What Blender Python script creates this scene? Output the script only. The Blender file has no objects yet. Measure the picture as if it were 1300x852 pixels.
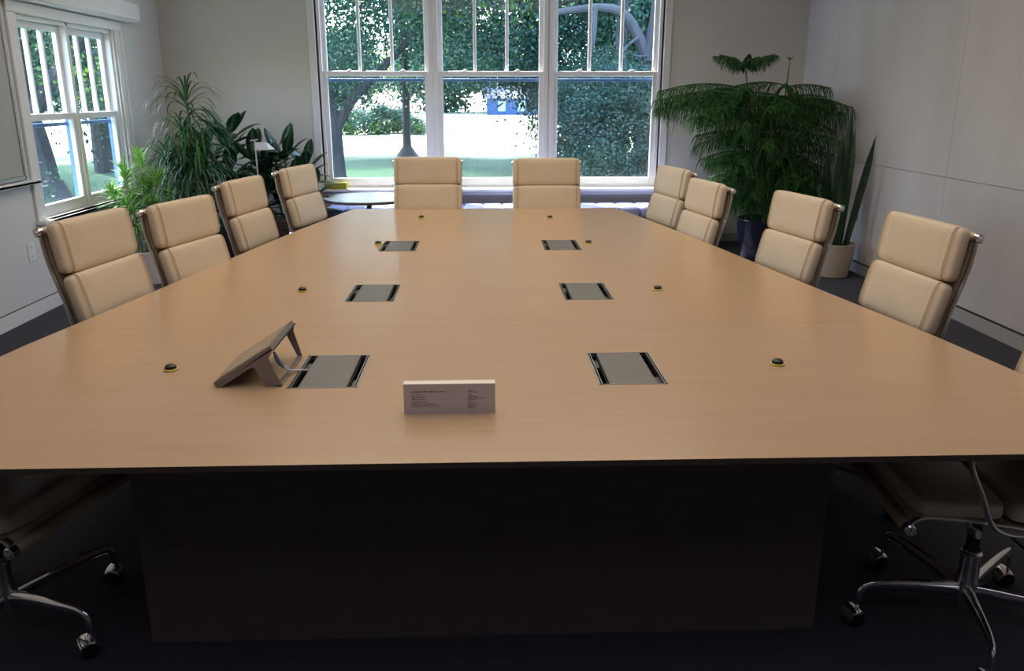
import bpy, math, random
from math import sin, cos, pi, radians as R, atan, hypot
from mathutils import Vector, Matrix, Quaternion
random.seed(7)
S = bpy.context.scene
COL = S.collection

# ------------------------------------------------------------------ materials
def new_mat(name):
    m = bpy.data.materials.new(name); m.use_nodes = True
    nt = m.node_tree
    for n in list(nt.nodes): nt.nodes.remove(n)
    out = nt.nodes.new('ShaderNodeOutputMaterial')
    b = nt.nodes.new('ShaderNodeBsdfPrincipled')
    nt.links.new(b.outputs[0], out.inputs[0])
    return m, nt, b, out
def N(nt, t, **kw):
    n = nt.nodes.new(t)
    for k, v in kw.items():
        if k in n.inputs.keys(): n.inputs[k].default_value = v
        else: setattr(n, k, v)
    return n
def mat(name, col, rough=0.5, metal=0.0, noise=0.0, scale=8.0, bump=0.0, bscale=60.0, stretch=None, coat=0.0, spec=0.5, sheen=0.0, emit=None, mottle=None):
    m, nt, b, out = new_mat(name)
    b.inputs['Roughness'].default_value = rough
    b.inputs['Metallic'].default_value = metal
    b.inputs['Specular IOR Level'].default_value = spec
    b.inputs['Coat Weight'].default_value = coat
    b.inputs['Sheen Weight'].default_value = sheen
    b.inputs['Base Color'].default_value = (*col, 1)
    tc = N(nt, 'ShaderNodeTexCoord'); mp = N(nt, 'ShaderNodeMapping')
    if stretch: mp.inputs['Scale'].default_value = stretch
    nt.links.new(tc.outputs['Object'], mp.inputs[0])
    if noise or mottle:
        n = N(nt, 'ShaderNodeTexNoise', Scale=scale, Detail=6.0)
        nt.links.new(mp.outputs[0], n.inputs['Vector'])
        r = N(nt, 'ShaderNodeValToRGB')
        a = mottle if mottle else tuple(c * (1 - noise) for c in col)
        r.color_ramp.elements[0].position = 0.3; r.color_ramp.elements[1].position = 0.7
        r.color_ramp.elements[0].color = (*a, 1)
        r.color_ramp.elements[1].color = (*[min(1, c * (1 + noise)) for c in col], 1)
        nt.links.new(n.outputs['Fac'], r.inputs[0]); nt.links.new(r.outputs[0], b.inputs['Base Color'])
    if bump:
        n2 = N(nt, 'ShaderNodeTexNoise', Scale=bscale, Detail=4.0)
        nt.links.new(mp.outputs[0], n2.inputs['Vector'])
        bp = N(nt, 'ShaderNodeBump', Strength=bump, Distance=0.01)
        nt.links.new(n2.outputs['Fac'], bp.inputs['Height']); nt.links.new(bp.outputs[0], b.inputs['Normal'])
    if emit:
        b.inputs['Emission Color'].default_value = (*emit[0], 1); b.inputs['Emission Strength'].default_value = emit[1]
    return m
def leaf_mat(name, dark, light, rib=None, ribw=0.0, rough=0.4, trans=0.25, scale=3.0):
    """leaf: uv.x along the leaf, uv.y across; optional pale streaks beside the midrib"""
    m, nt, b, out = new_mat(name)
    b.inputs['Roughness'].default_value = rough
    tc = N(nt, 'ShaderNodeTexCoord')
    n = N(nt, 'ShaderNodeTexNoise', Scale=scale, Detail=3.0)
    nt.links.new(tc.outputs['Object'], n.inputs['Vector'])
    r = N(nt, 'ShaderNodeValToRGB'); r.color_ramp.elements[0].position = .38; r.color_ramp.elements[1].position = .66
    r.color_ramp.elements[0].color = (*dark, 1); r.color_ramp.elements[1].color = (*light, 1)
    nt.links.new(n.outputs['Fac'], r.inputs[0])
    colr = r.outputs[0]
    if rib:
        sp = N(nt, 'ShaderNodeSeparateXYZ'); nt.links.new(tc.outputs['UV'], sp.inputs[0])
        a = N(nt, 'ShaderNodeMath', operation='SUBTRACT'); a.inputs[1].default_value = .5; nt.links.new(sp.outputs[1], a.inputs[0])
        a2 = N(nt, 'ShaderNodeMath', operation='ABSOLUTE'); nt.links.new(a.outputs[0], a2.inputs[0])
        n3 = N(nt, 'ShaderNodeTexNoise', Scale=26.0, Detail=2.0); nt.links.new(tc.outputs['Object'], n3.inputs['Vector'])
        s = N(nt, 'ShaderNodeMath', operation='MULTIPLY_ADD'); s.inputs[1].default_value = .35; nt.links.new(n3.outputs['Fac'], s.inputs[0]); nt.links.new(a2.outputs[0], s.inputs[2])
        rr = N(nt, 'ShaderNodeValToRGB'); rr.color_ramp.elements[0].position = ribw; rr.color_ramp.elements[1].position = ribw + .08
        rr.color_ramp.elements[0].color = (1, 1, 1, 1) if ribw < .5 else (0, 0, 0, 1); rr.color_ramp.elements[1].color = (0, 0, 0, 1) if ribw < .5 else (1, 1, 1, 1)
        nt.links.new(s.outputs[0], rr.inputs[0])
        mx = N(nt, 'ShaderNodeMix', data_type='RGBA'); nt.links.new(rr.outputs[0], mx.inputs[0]); nt.links.new(colr, mx.inputs[6]); mx.inputs[7].default_value = (*rib, 1)
        colr = mx.outputs[2]
    nt.links.new(colr, b.inputs['Base Color'])
    tr = N(nt, 'ShaderNodeBsdfTranslucent'); nt.links.new(colr, tr.inputs[0])
    ms = N(nt, 'ShaderNodeMixShader'); ms.inputs[0].default_value = trans
    nt.links.new(b.outputs[0], ms.inputs[1]); nt.links.new(tr.outputs[0], ms.inputs[2]); nt.links.new(ms.outputs[0], out.inputs[0])
    return m
def glass_mat(name, tint=(1, 1, 1), refl=0.06):
    m, nt, b, out = new_mat(name); nt.nodes.remove(b)
    t = N(nt, 'ShaderNodeBsdfTransparent'); t.inputs[0].default_value = (*tint, 1)
    g = N(nt, 'ShaderNodeBsdfGlossy'); g.inputs['Roughness'].default_value = .02
    lw = N(nt, 'ShaderNodeLayerWeight', Blend=.5)
    pw = N(nt, 'ShaderNodeMath', operation='POWER'); pw.inputs[1].default_value = 5.0; nt.links.new(lw.outputs['Facing'], pw.inputs[0])
    f = N(nt, 'ShaderNodeMath', operation='MULTIPLY_ADD'); f.inputs[1].default_value = .8; f.inputs[2].default_value = .04; nt.links.new(pw.outputs[0], f.inputs[0])
    ms = N(nt, 'ShaderNodeMixShader')
    nt.links.new(f.outputs[0], ms.inputs[0]); nt.links.new(t.outputs[0], ms.inputs[1]); nt.links.new(g.outputs[0], ms.inputs[2]); nt.links.new(ms.outputs[0], out.inputs[0])
    return m
def screen_mat(name, dens):
    m, nt, b, out = new_mat(name)
    b.inputs['Base Color'].default_value = (.12, .14, .16, 1); b.inputs['Roughness'].default_value = .8
    t = N(nt, 'ShaderNodeBsdfTransparent'); ms = N(nt, 'ShaderNodeMixShader'); ms.inputs[0].default_value = dens
    nt.links.new(t.outputs[0], ms.inputs[1]); nt.links.new(b.outputs[0], ms.inputs[2]); nt.links.new(ms.outputs[0], out.inputs[0])
    return m

M = {}
M['wall'] = mat('wall_paint', (.60, .585, .55), .75, bump=.03, bscale=220)
M['wall_l'] = mat('wall_paint_left', (.62, .62, .63), .75, bump=.03, bscale=220)
M['fabric_wall'] = mat('fabric_wall', (.56, .545, .57), .92, noise=.05, scale=3, bump=.10, bscale=420, stretch=(1, 1, .35), sheen=.1)
M['ceiling'] = mat('ceiling_paint', (.7, .7, .68), .9)
M['dark_back'] = mat('rear_wall_dimmed', (.22, .21, .22), .9)  # unseen wall coloured dark to keep the camera side dim
M['carpet'] = mat('carpet', (.052, .055, .074), .98, noise=.35, scale=240, bump=.7, bscale=330, spec=.1, sheen=.05)
M['trim'] = mat('white_trim_paint', (.74, .74, .76), .38)
M['trim_grey'] = mat('grey_baseboard', (.40, .40, .41), .55)
M['gap'] = mat('dark_reveal', (.03, .03, .03), .9)
M['veneer'] = mat('maple_veneer', (.51, .348, .215), .25, noise=.03, scale=5, stretch=(.45, 9, 1), bump=.02, bscale=60, spec=.5)
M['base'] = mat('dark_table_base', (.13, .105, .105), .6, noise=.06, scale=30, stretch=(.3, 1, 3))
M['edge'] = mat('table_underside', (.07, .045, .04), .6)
M['leather'] = mat('cream_leather', (.60, .505, .385), .5, noise=.035, scale=6, bump=.10, bscale=90)
M['seam'] = mat('leather_seam', (.45, .35, .23), .6)
M['sling'] = mat('cream_sling', (.55, .44, .31), .6, bump=.05, bscale=60)
M['alu'] = mat('polished_aluminium', (.78, .77, .78), .30, metal=1)
M['alu_satin'] = mat('satin_aluminium', (.34, .34, .345), .42, metal=1)
M['chrome'] = mat('chrome', (.85, .85, .88), .08, metal=1)
M['black'] = mat('black_plastic', (.012, .012, .013), .4)
M['slot'] = mat('slot_dark', (.02, .02, .022), .6)
M['hatchlid'] = mat('hatch_lid', (.175, .178, .175), .5, metal=.35)
M['yellow'] = mat('yellow_ring', (.55, .52, .08), .5)
M['card'] = mat('shaded_card', (.60, .53, .52), .6)  # white card, with the shade on its face put into the colour
M['card_top_lit'] = mat('card_top_lightened', (.9, .84, .76), .6)  # same card, lightened as if light falls on its top
M['ink'] = mat('ink', (.07, .03, .03), .7)
M['panel_shell'] = mat('panel_shell', (.24, .215, .205), .42, metal=.3)
M['panel_screen_sheen'] = mat('panel_screen_sheen', (.24, .225, .185), .2)  # window reflection mixed into the screen colour
M['cable'] = mat('white_cable', (.62, .64, .7), .4)
M['plug'] = mat('blue_plug', (.12, .2, .45), .4)
M['board'] = mat('whiteboard_glass', (.42, .42, .42), .16, spec=.6)
M['yellowbox'] = mat('yellow_box', (.38, .34, .02), .5)
M['tabletop_white'] = mat('sky_tinted_laminate', (.62, .70, .78), .22)  # blue of the mirrored sky is put into the top's colour
M['post'] = mat('dark_post', (.1, .1, .11), .4, metal=.6)
M['bench'] = mat('bench_upholstery', (.32, .36, .62), .6, noise=.08, scale=8, bump=.05, bscale=40)
M['bench_base'] = mat('bench_base', (.05, .05, .08), .7)
M['pot_navy'] = mat('navy_glaze', (.012, .014, .035), .22, coat=.3)
M['pot_beige'] = mat('beige_pot', (.42, .35, .28), .6)
M['pot_white'] = mat('white_pot', (.62, .60, .60), .45)
M['pot_brown'] = mat('brown_planter', (.035, .024, .022), .5)
M['soil'] = mat('soil', (.035, .025, .018), .95, noise=.5, scale=40, bump=.6, bscale=50)
M['cane'] = mat('plant_cane', (.23, .18, .11), .8, noise=.25, scale=30, bump=.3, bscale=50)
M['greenstem'] = mat('green_stem', (.05, .12, .03), .6)
M['pine'] = leaf_mat('pine_needles', (.008, .042, .016), (.08, .26, .06), rough=.45, trans=.35, scale=22)
M['aglao'] = leaf_mat('broad_leaf', (.008, .035, .016), (.018, .065, .025), rib=(.10, .19, .12), ribw=.24, rough=.3, trans=.12)
M['draco'] = leaf_mat('thin_leaf', (.018, .065, .020), (.05, .14, .035), rough=.4, trans=.2)
M['bright'] = leaf_mat('variegated_sun_leaf', (.06, .21, .025), (.13, .36, .04), rib=(.55, .72, .22), ribw=.52, rough=.35, trans=.35)  # pale variegation, with colours raised to stand in for sun on the leaves
M['snake'] = leaf_mat('snake_leaf', (.008, .030, .014), (.025, .075, .03), rough=.4, trans=.03, scale=14)
M['tree_leaf'] = leaf_mat('tree_leaf', (.012, .042, .030), (.035, .105, .058), rough=.45, trans=.40, scale=.8)
M['tree_leaf_blue'] = leaf_mat('tree_leaf_blue', (.018, .060, .055), (.05, .14, .11), rough=.4, trans=.30, scale=.8)
M['tree_leaf_lime'] = leaf_mat('tree_leaf_lime', (.05, .16, .03), (.20, .36, .05), rough=.4, trans=.50, scale=.8)
M['bark'] = mat('bark', (.055, .052, .06), .9, noise=.4, scale=6, bump=.8, bscale=14, stretch=(1, 1, .25))
M['bark_grey'] = mat('grey_bark', (.045, .047, .055), .9, noise=.4, scale=6, bump=.8, bscale=14, stretch=(1, 1, .25))
M['grass'] = None
M['house'] = mat('blue_house_siding', (.015, .055, .17), .7)
M['house_roof'] = mat('house_roof', (.08, .09, .12), .8)
M['house_win'] = mat('house_window_white', (.25, .4, .5), .4)
M['siding'] = mat('exterior_trim_paint', (.10, .20, .42), .5)
M['glass'] = glass_mat('window_glass', (.93, .97, .96))
M['bugscreen'] = screen_mat('insect_screen', .20)

# ------------------------------------------------------------------ mesh builder
class MB:
    def __init__(s): s.v = []; s.f = []; s.m = []; s.uv = []
    def add(s, vs, fs, m=0, uvs=None):
        o = len(s.v); s.v += [tuple(v) for v in vs]
        for i, f in enumerate(fs):
            s.f.append(tuple(o + k for k in f)); s.m.append(m); s.uv.append(uvs[i] if uvs else None)
    def box(s, a, b, m=0):
        (x0, y0, z0), (x1, y1, z1) = a, b
        s.add([(x0,y0,z0),(x1,y0,z0),(x1,y1,z0),(x0,y1,z0),(x0,y0,z1),(x1,y0,z1),(x1,y1,z1),(x0,y1,z1)],
              [(0,3,2,1),(4,5,6,7),(0,1,5,4),(1,2,6,5),(2,3,7,6),(3,0,4,7)], m)
    def bbox(s, a, b, r=.004, m=0):
        """box with chamfered edges"""
        (x0, y0, z0), (x1, y1, z1) = a, b
        r = min(r, (x1-x0)/2.01, (y1-y0)/2.01, (z1-z0)/2.01)
        def ring(z, i): return [(x0+i+0,y0+i+r*0+0,z)]
        def oct_(z, ins):
            X0, X1, Y0, Y1 = x0+ins, x1-ins, y0+ins, y1-ins
            c = r if ins == 0 else r*.5
            return [(X0+c,Y0,z),(X1-c,Y0,z),(X1,Y0+c,z),(X1,Y1-c,z),(X1-c,Y1,z),(X0+c,Y1,z),(X0,Y1-c,z),(X0,Y0+c,z)]
        vs = oct_(z0, r) + oct_(z0+r, 0) + oct_(z1-r, 0) + oct_(z1, r)
        fs = [tuple(range(7, -1, -1)), tuple(range(24, 32))]
        for k in range(3):
            for i in range(8):
                j = (i+1) % 8; fs.append((k*8+i, k*8+j, k*8+8+j, k*8+8+i))
        s.add(vs, fs, m)
    def tube(s, pts, rad, n=10, m=0, cap=True, flat=1.0, up=None):
        pts = [Vector(p) for p in pts]; k = len(pts)
        if not hasattr(rad, '__len__'): rad = [rad]*k
        vs = []; nrm = None
        for i, p in enumerate(pts):
            t = (pts[min(i+1,k-1)] - pts[max(i-1,0)]).normalized()
            if nrm is None:
                a = Vector(up) if up else (Vector((0,0,1)) if abs(t.z) < .9 else Vector((1,0,0)))
                nrm = (a - t*a.dot(t)).normalized()
            else:
                nrm = (nrm - t*nrm.dot(t)).normalized()
            b = t.cross(nrm)
            for j in range(n):
                a = 2*pi*j/n
                vs.append(p + nrm*cos(a)*rad[i] + b*sin(a)*rad[i]*flat)
        fs = []
        for i in range(k-1):
            for j in range(n):
                q = (j+1) % n; fs.append((i*n+j, i*n+q, i*n+n+q, i*n+n+j))
        if cap: fs += [tuple(range(n-1,-1,-1)), tuple(range((k-1)*n, k*n))]
        s.add(vs, fs, m)
    def lathe(s, prof, n=32, c=(0,0,0), axis='z', m=0, cap=True):
        vs = []
        for r, h in prof:
            for j in range(n):
                a = 2*pi*j/n; p = (r*cos(a), r*sin(a), h)
                if axis == 'x': p = (h, r*cos(a), r*sin(a))
                if axis == 'y': p = (r*cos(a), h, -r*sin(a))
                vs.append((p[0]+c[0], p[1]+c[1], p[2]+c[2]))
        fs = []; k = len(prof)
        for i in range(k-1):
            for j in range(n):
                q = (j+1) % n; fs.append((i*n+j, i*n+q, i*n+n+q, i*n+n+j))
        if cap: fs += [tuple(range(n-1,-1,-1)), tuple(range((k-1)*n, k*n))]
        s.add(vs, fs, m)
    def superq(s, c, half, e1=.45, e2=.25, mtx=None, nu=44, nv=18, m=0):
        def pw(t, e): return (abs(t)**e)*(1 if t >= 0 else -1)
        vs = []
        for i in range(nv+1):
            et = -pi/2 + pi*i/nv
            for j in range(nu):
                w = 2*pi*j/nu
                p = Vector((half[0]*pw(cos(et),e1)*pw(cos(w),e2), half[1]*pw(cos(et),e1)*pw(sin(w),e2), half[2]*pw(sin(et),e1)))
                if mtx: p = mtx @ p
                vs.append(p + Vector(c))
        fs = []
        for i in range(nv):
            for j in range(nu):
                q = (j+1) % nu; fs.append((i*nu+j, i*nu+q, i*nu+nu+q, i*nu+nu+j))
        s.add(vs, fs, m)
    def leaf(s, base, az, el, L, W, droop=.8, nseg=6, fold=.25, tip=1.0, m=0, twist=0.0, petiole=0.0, wprof=None):
        """strap/blade leaf: strip with a V fold, uv.x along, uv.y across"""
        p = Vector(base); vs = []; fs = []; uvs = []; e = el
        if petiole:
            d = Vector((cos(az)*cos(e), sin(az)*cos(e), sin(e))); s.tube([p, p + d*petiole], .004, 4, m); p = p + d*petiole
        for i in range(nseg+1):
            t = i/nseg
            d = Vector((cos(az)*cos(e), sin(az)*cos(e), sin(e)))
            side = Vector((-sin(az), cos(az), 0)); nn = side.cross(d)
            if twist: q = Quaternion(d, twist); side = q @ side; nn = q @ nn
            w = W*.5*(wprof(t) if wprof else (sin(pi*min(1, t*.92+.08))**.7))
            if i == nseg: w = .0005
            vs += [p - side*w - nn*(-abs(w)*fold), p, p + side*w + nn*(abs(w)*fold)]
            if i < nseg:
                p = p + d*(L/nseg); e -= droop/nseg*(0.4+1.2*t)
        for i in range(nseg):
            a = i*3; t0, t1 = i/nseg, (i+1)/nseg
            fs += [(a, a+1, a+4, a+3), (a+1, a+2, a+5, a+4)]
            uvs += [[(t0,0),(t0,.5),(t1,.5),(t1,0)], [(t0,.5),(t0,1),(t1,1),(t1,.5)]]
        s.add(vs, fs, m, uvs)
    def build(s, name, mats, parent=None, loc=None, smooth=True, angle=35):
        me = bpy.data.meshes.new(name)
        me.from_pydata(s.v, [], s.f)
        if not isinstance(mats, (list, tuple)): mats = [mats]
        for mm in mats: me.materials.append(M[mm] if isinstance(mm, str) else mm)
        if any(s.m): me.polygons.foreach_set('material_index', s.m)
        if any(u is not None for u in s.uv):
            ul = me.uv_layers.new(name='UVMap'); k = 0; flat = []
            for f, u in zip(s.f, s.uv):
                for i in range(len(f)): flat += list(u[i]) if u else [0, 0]
            ul.data.foreach_set('uv', flat)
        if smooth:
            me.polygons.foreach_set('use_smooth', [True]*len(me.polygons))
            if angle: me.set_sharp_from_angle(angle=R(angle))
        me.update()
        o = bpy.data.objects.new(name, me); COL.objects.link(o)
        if parent: o.parent = parent
        if loc: o.location = loc
        return o
def empty(name, loc=(0,0,0), rz=0):
    o = bpy.data.objects.new(name, None); o.empty_display_size = .1; COL.objects.link(o)
    o.location = loc; o.rotation_euler = (0, 0, rz); return o
def tag(o, label, cat, group=None, kind=None):
    o['label'] = label; o['category'] = cat
    if group: o['group'] = group
    if kind: o['kind'] = kind
    return o
def struct(o, label=None):
    o['kind'] = 'structure'
    if label: o['label'] = label
    return o
def kids(o): return [c for c in bpy.data.objects if c.parent == o]
def copy_tree(o, parent=None, table=None):
    c = o.copy(); COL.objects.link(c)
    if parent: c.parent = parent
    for ch in kids(o): copy_tree(ch, c)
    return c

# ------------------------------------------------------------------ room shell
XL, XR, YB, YF, ZC = -3.26, 3.38, 8.995, -3.2, 3.25
WT = .17
mb = MB(); mb.box((XL-.3, YF, -.08), (XR+.2, YB+.17, 0)); struct(mb.build('floor', 'carpet'), 'dark charcoal navy carpet')
mb = MB(); mb.box((XL-.3, YF-.2, ZC), (XR+.2, YB+.3, ZC+.1)); struct(mb.build('ceiling', 'ceiling'))
# back wall with the wide window opening
HX0, HX1, HZ0, HZ1 = -1.69, 1.885, .575, 2.93
mb = MB()
for a, b in [((XL-.3, 0), (HX0, ZC)), ((HX1, 0), (XR+.2, ZC)), ((HX0, 0), (HX1, HZ0)), ((HX0, HZ1), (HX1, ZC))]:
    mb.box((a[0], YB, a[1]), (b[0], YB+WT, b[1]))
struct(mb.build('wall_back', 'wall'))
# left wall with its window opening
LY0, LY1, LZ0, LZ1 = 6.27, 7.90, .64, 2.10
mb = MB()
for a, b in [((YF, 0), (LY0, ZC)), ((LY1, 0), (YB, ZC)), ((LY0, 0), (LY1, LZ0)), ((LY0, LZ1), (LY1, ZC))]:
    mb.box((XL-.13, a[0], a[1]), (XL, b[0], b[1]))
struct(mb.build('wall_left', 'wall_l'))
mb = MB()
yb = [YF, .6, 3.3, 6.01, 8.2, YB]
g = .0015
mb.box((XR+.01, YF, 0), (XR+.2, YB, ZC), 1)
for i in range(5):
    mb.box((XR, yb[i]+g, .105), (XR+.012, yb[i+1]-g, .968)); mb.box((XR, yb[i]+g, .972), (XR+.012, yb[i+1]-g, ZC))
struct(mb.build('wall_right', ['fabric_wall', 'gap'], smooth=False), 'pale grey fabric panelled wall')
mb = MB(); mb.box((XL-.3, YF-.2, 0), (XR+.2, YF, ZC)); struct(mb.build('wall_front', 'dark_back'))
mb = MB(); mb.box((XR-.012, YF, 0), (XR+.01, YB, .09)); mb.box((XR-.002, YF, .09), (XR+.01, YB, .105), 1); struct(mb.build('baseboard_right', ['trim_grey', 'gap']))
mb = MB(); mb.box((XL, YF, 0), (XL+.014, YB, .10)); mb.box((XL, YF, .10), (XL+.004, YB, .106), 1); struct(mb.build('baseboard_left', ['trim', 'gap']))
mb = MB(); mb.box((XL+.014, YB-.012, 0), (XR-.012, YB, .085)); struct(mb.build('baseboard_back', 'trim_grey'))

# back window casing, stool
mb = MB()
mb.bbox((HX0-.075, YB-.022, HZ0+.02), (HX0, YB+.001, HZ1+.08), .004); mb.bbox((HX1, YB-.022, HZ0+.02), (HX1+.075, YB+.001, HZ1+.08), .004)
mb.bbox((HX0-.09, YB-.026, HZ1), (HX1+.09, YB+.001, HZ1+.10), .004)
mb.box((HX0, YB, HZ0+.02), (HX0+.02, YB+WT, HZ1)); mb.box((HX1-.02, YB, HZ0+.02), (HX1, YB+WT, HZ1)); mb.box((HX0, YB, HZ1-.03), (HX1, YB+WT, HZ1))
struct(mb.build('trim_1', 'trim'), 'white casing around the wide back window')
mb = MB(); mb.bbox((HX0-.10, YB-.16, HZ0-.008), (HX1+.10, YB+.02, HZ0+.024), .006); mb.box((HX0, YB+.02, HZ0-.008), (HX1, YB+WT+.04, HZ0+.02))
mb.bbox((HX0-.08, YB-.13, HZ0-.045), (HX1+.08, YB-.002, HZ0-.008), .004, 1)
struct(mb.build('trim_2', ['trim', 'trim_grey']), 'white window stool under the wide back window')

def dh_window(name, w, z0, zm, z1, glass_w, locks=True, fd=.110, deep=0.0, muntw=.034):
    """double-hung window unit in local coords: x across, y outward (0 = inner frame face), z up. returns an Empty"""
    root = empty(name)
    hw = glass_w/2; st = .047
    # frame: side jambs, head
    mb = MB()
    for sgn in (-1, 1):
        xa, xb = sorted((sgn*(hw+st-.002), sgn*w/2)); mb.bbox((xa, -.012, z0), (xb, fd, z1), .003)
        xa, xb = sorted((sgn*(hw+st-.012), sgn*(hw+st+.002))); mb.box((xa, .040, z0), (xb, fd, z1))
    mb.bbox((-w/2, -.012, z1-.03), (w/2, .125+deep, z1+.0), .003); mb.box((-w/2, -.005, z0-.03), (w/2, fd+.01, z0+.005))
    struct(mb.build('window_frame', 'trim', root))
    def sash(nm, y, a, b, bot, top, munt):
        mb = MB()
        mb.bbox((-hw-st, y, a), (-hw, y+.036, b), .004); mb.bbox((hw, y, a), (hw+st, y+.036, b), .004)
        mb.bbox((-hw, y, a), (hw, y+.036, a+bot), .004); mb.bbox((-hw, y, b-top), (hw, y+.036, b), .004)
        if munt:
            for k in (1, 2):
                x = -hw + glass_w*k/3; mb.bbox((x-muntw/2, y-.002, a+bot), (x+muntw/2, y+.038, b-top), .008)
        so = mb.build(nm, 'trim', root)
        g = MB(); g.add([(-hw, y+.018, a+bot), (hw, y+.018, a+bot), (hw, y+.018, b-top), (-hw, y+.018, b-top)], [(0, 1, 2, 3)]); g.build('glass_pane', 'glass', so, smooth=False)
        return so
    lo = sash('lower_sash', .004, z0+.004, zm+.028, .085, .05, False)
    up = sash('upper_sash', .044, zm-.026, z1-.03, .05, .05, True)
    if locks:
        for x in (-hw*.55, hw*.55):
            l = MB(); l.bbox((x-.03, .008, zm+.028), (x+.03, .036, zm+.034), .002); l.bbox((x-.012, .012, zm+.034), (x+.02, .028, zm+.046), .004); l.build('sash_lock', 'trim', lo)
    g = MB(); g.add([(-hw-.03, .084, z0+.01), (hw+.03, .084, z0+.01), (hw+.03, .084, zm-.045), (-hw-.03, .084, zm-.045)], [(0, 1, 2, 3)]); g.build('insect_screen', 'bugscreen', root, smooth=False)
    g = MB(); g.bbox((-hw-.045, .080, zm-.075), (hw+.045, .090, zm-.045), .002); g.build('screen_rail', 'siding', root)
    # exterior jamb liners (cool painted)
    g = MB()
    for sgn in (-1, 1):
        xa, xb = sorted((sgn*(hw+st-.004), sgn*(w/2))); g.box((xa, fd, z0), (xb, fd+.035, z1))
    g.build('exterior_jamb', 'siding', root)
    return root
for i, cx in enumerate((-1.095, .095, 1.29)):
    w = dh_window('window_%d' % (i+1), 1.19, .61, 1.762, 2.90, 1.0)
    w.location = (cx, YB+.012, 0); struct(w, ['double-hung window left of the three in the back wall', 'middle double-hung window of the back wall', 'right double-hung window of the back wall'][i])
for i, cy in enumerate((6.675, 7.47)):
    w = dh_window('window_%d' % (i+4), .79, .66, 1.385, 2.10, .66, locks=False, fd=.058, muntw=.024)
    w.rotation_euler = (0, 0, pi/2); w.location = (XL-.03, cy, 0); struct(w, ['nearer double-hung window in the left wall', 'farther double-hung window in the left wall'][i])
mb = MB()
mb.bbox((XL-.001, LY0-.12, LZ0-.02), (XL+.02, LY0, LZ1), .004); mb.bbox((XL-.001, LY1, LZ0-.02), (XL+.02, LY1+.12, LZ1), .004)
mb.bbox((XL-.001, LY0-.12, LZ1), (XL+.024, LY1+.12, LZ1+.075), .004)
mb.bbox((XL-.001, LY1+.02, LZ0-.02), (XL+.028, LY1+.05, LZ1), .003); mb.bbox((XL-.001, LY1+.075, LZ0-.02), (XL+.03, LY1+.12, LZ1), .003)
mb.box((XL-.03, LY1-.03, LZ0), (XL, LY1, LZ1))
mb.box((XL-.05, LY1-.002, LZ0), (XL-.001, LY1+.004, LZ1)); mb.box((XL-.05, LY0-.004, LZ0), (XL-.001, LY0+.002, LZ1))
struct(mb.build('trim_3', 'trim'), 'white casing around the left window')
mb = MB(); mb.box((XL-.001, LY1+.121, LZ0), (XL+.012, LY1+.137, LZ1+.02)); struct(mb.build('trim_4', 'gap'), 'dark gap line at the far side of the left window')
mb = MB(); mb.bbox((XL-.16, LY0, LZ0-.01), (XL+.07, LY1, LZ0+.02), .005); mb.bbox((XL-.0, LY0-.13, LZ0-.01), (XL+.07, LY1+.14, LZ0+.02), .005); mb.bbox((XL, LY0-.12, LZ0-.07), (XL+.02, LY1+.12, LZ0-.01), .003)
struct(mb.build('trim_5', 'trim'), 'white sill of the left window')
# roller shade cassette above the left window
mb = MB(); mb.bbox((XL, 5.6, LZ1+.095), (XL+.13, 8.22, LZ1+.25), .01); mb.bbox((XL+.02, 5.6, LZ1+.085), (XL+.11, 8.2, LZ1+.097), .003)
tag(mb.build('window_valance', 'trim'), 'long white shade cassette mounted above the left window', 'shade')

# whiteboard, outlet
root = empty('whiteboard', (XL, 4.6, 1.6)); tag(root, 'glossy grey whiteboard on the left wall beside the window', 'whiteboard')
mb = MB(); mb.box((.004, -1.4, -.6), (.022, 1.44, .9)); mb.build('board_surface', 'board', root)
mb = MB(); mb.bbox((.0, 1.44, -.62), (.03, 1.47, .92), .003); mb.bbox((0, -1.43, -.62), (.03, -1.4, .92), .003); mb.bbox((0, -1.43, .9), (.03, 1.47, .93), .003); mb.bbox((0, -1.43, -.63), (.03, 1.47, -.6), .003); mb.build('frame', 'alu_satin', root)
mb = MB(); mb.bbox((.0, -1.43, -.665), (.075, 1.56, -.64), .005); mb.bbox((.065, -1.43, -.665), (.075, 1.56, -.63), .003); mb.build('pen_tray', 'trim', root)
root = empty('wall_outlet', (XL, 6.01, .46)); tag(root, 'white double outlet plate on the left wall under the window', 'outlet')
mb = MB(); mb.bbox((0, -.045, -.065), (.008, .045, .065), .003); mb.build('cover_plate', 'trim', root)
for z in (-.03, .03):
    mb = MB(); mb.bbox((.007, -.017, z-.02), (.011, .017, z+.02), .003); mb.box((.0105, -.008, z-.006), (.0115, -.005, z+.006), 1); mb.box((.0105, .005, z-.006), (.0115, .008, z+.006), 1); mb.build('socket', ['trim', 'gap'], root)

# ------------------------------------------------------------------ conference table
TC = .015
HWP = [(1.70, 1.655), (2.3, 1.593), (2.7, 1.548), (3.2, 1.468), (3.42, 1.432), (4.3, 1.300), (4.57, 1.262), (5.14, 1.165), (5.7, 1.062), (6.155, .970)]
def hwid(y):
    for (a, p), (b, q) in zip(HWP, HWP[1:]):
        if y <= b: return p + (q-p)*(y-a)/(b-a)
    return HWP[-1][1]
table = empty('conference_table', (TC, 3.9, 0)); tag(table, 'long tapering light maple conference table on a dark slab base', 'table')
T0 = Vector((TC, 3.9, 0))
holes_y = [(2.24, 2.55), (3.275, 3.585), (4.41, 4.73)]; holes_x = [(-.565, -.365), (.33, .532)]
yn, yf = 1.728, 6.155
ys = sorted(set([yn, yf, 2.895, 2.8965, 4.0, 4.0015] + [h for p in holes_y for h in p] + [2.0, 2.7, 3.1, 3.42, 3.8, 4.2, 5.0, 5.3, 5.6, 5.9]))
mb = MB()
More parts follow.
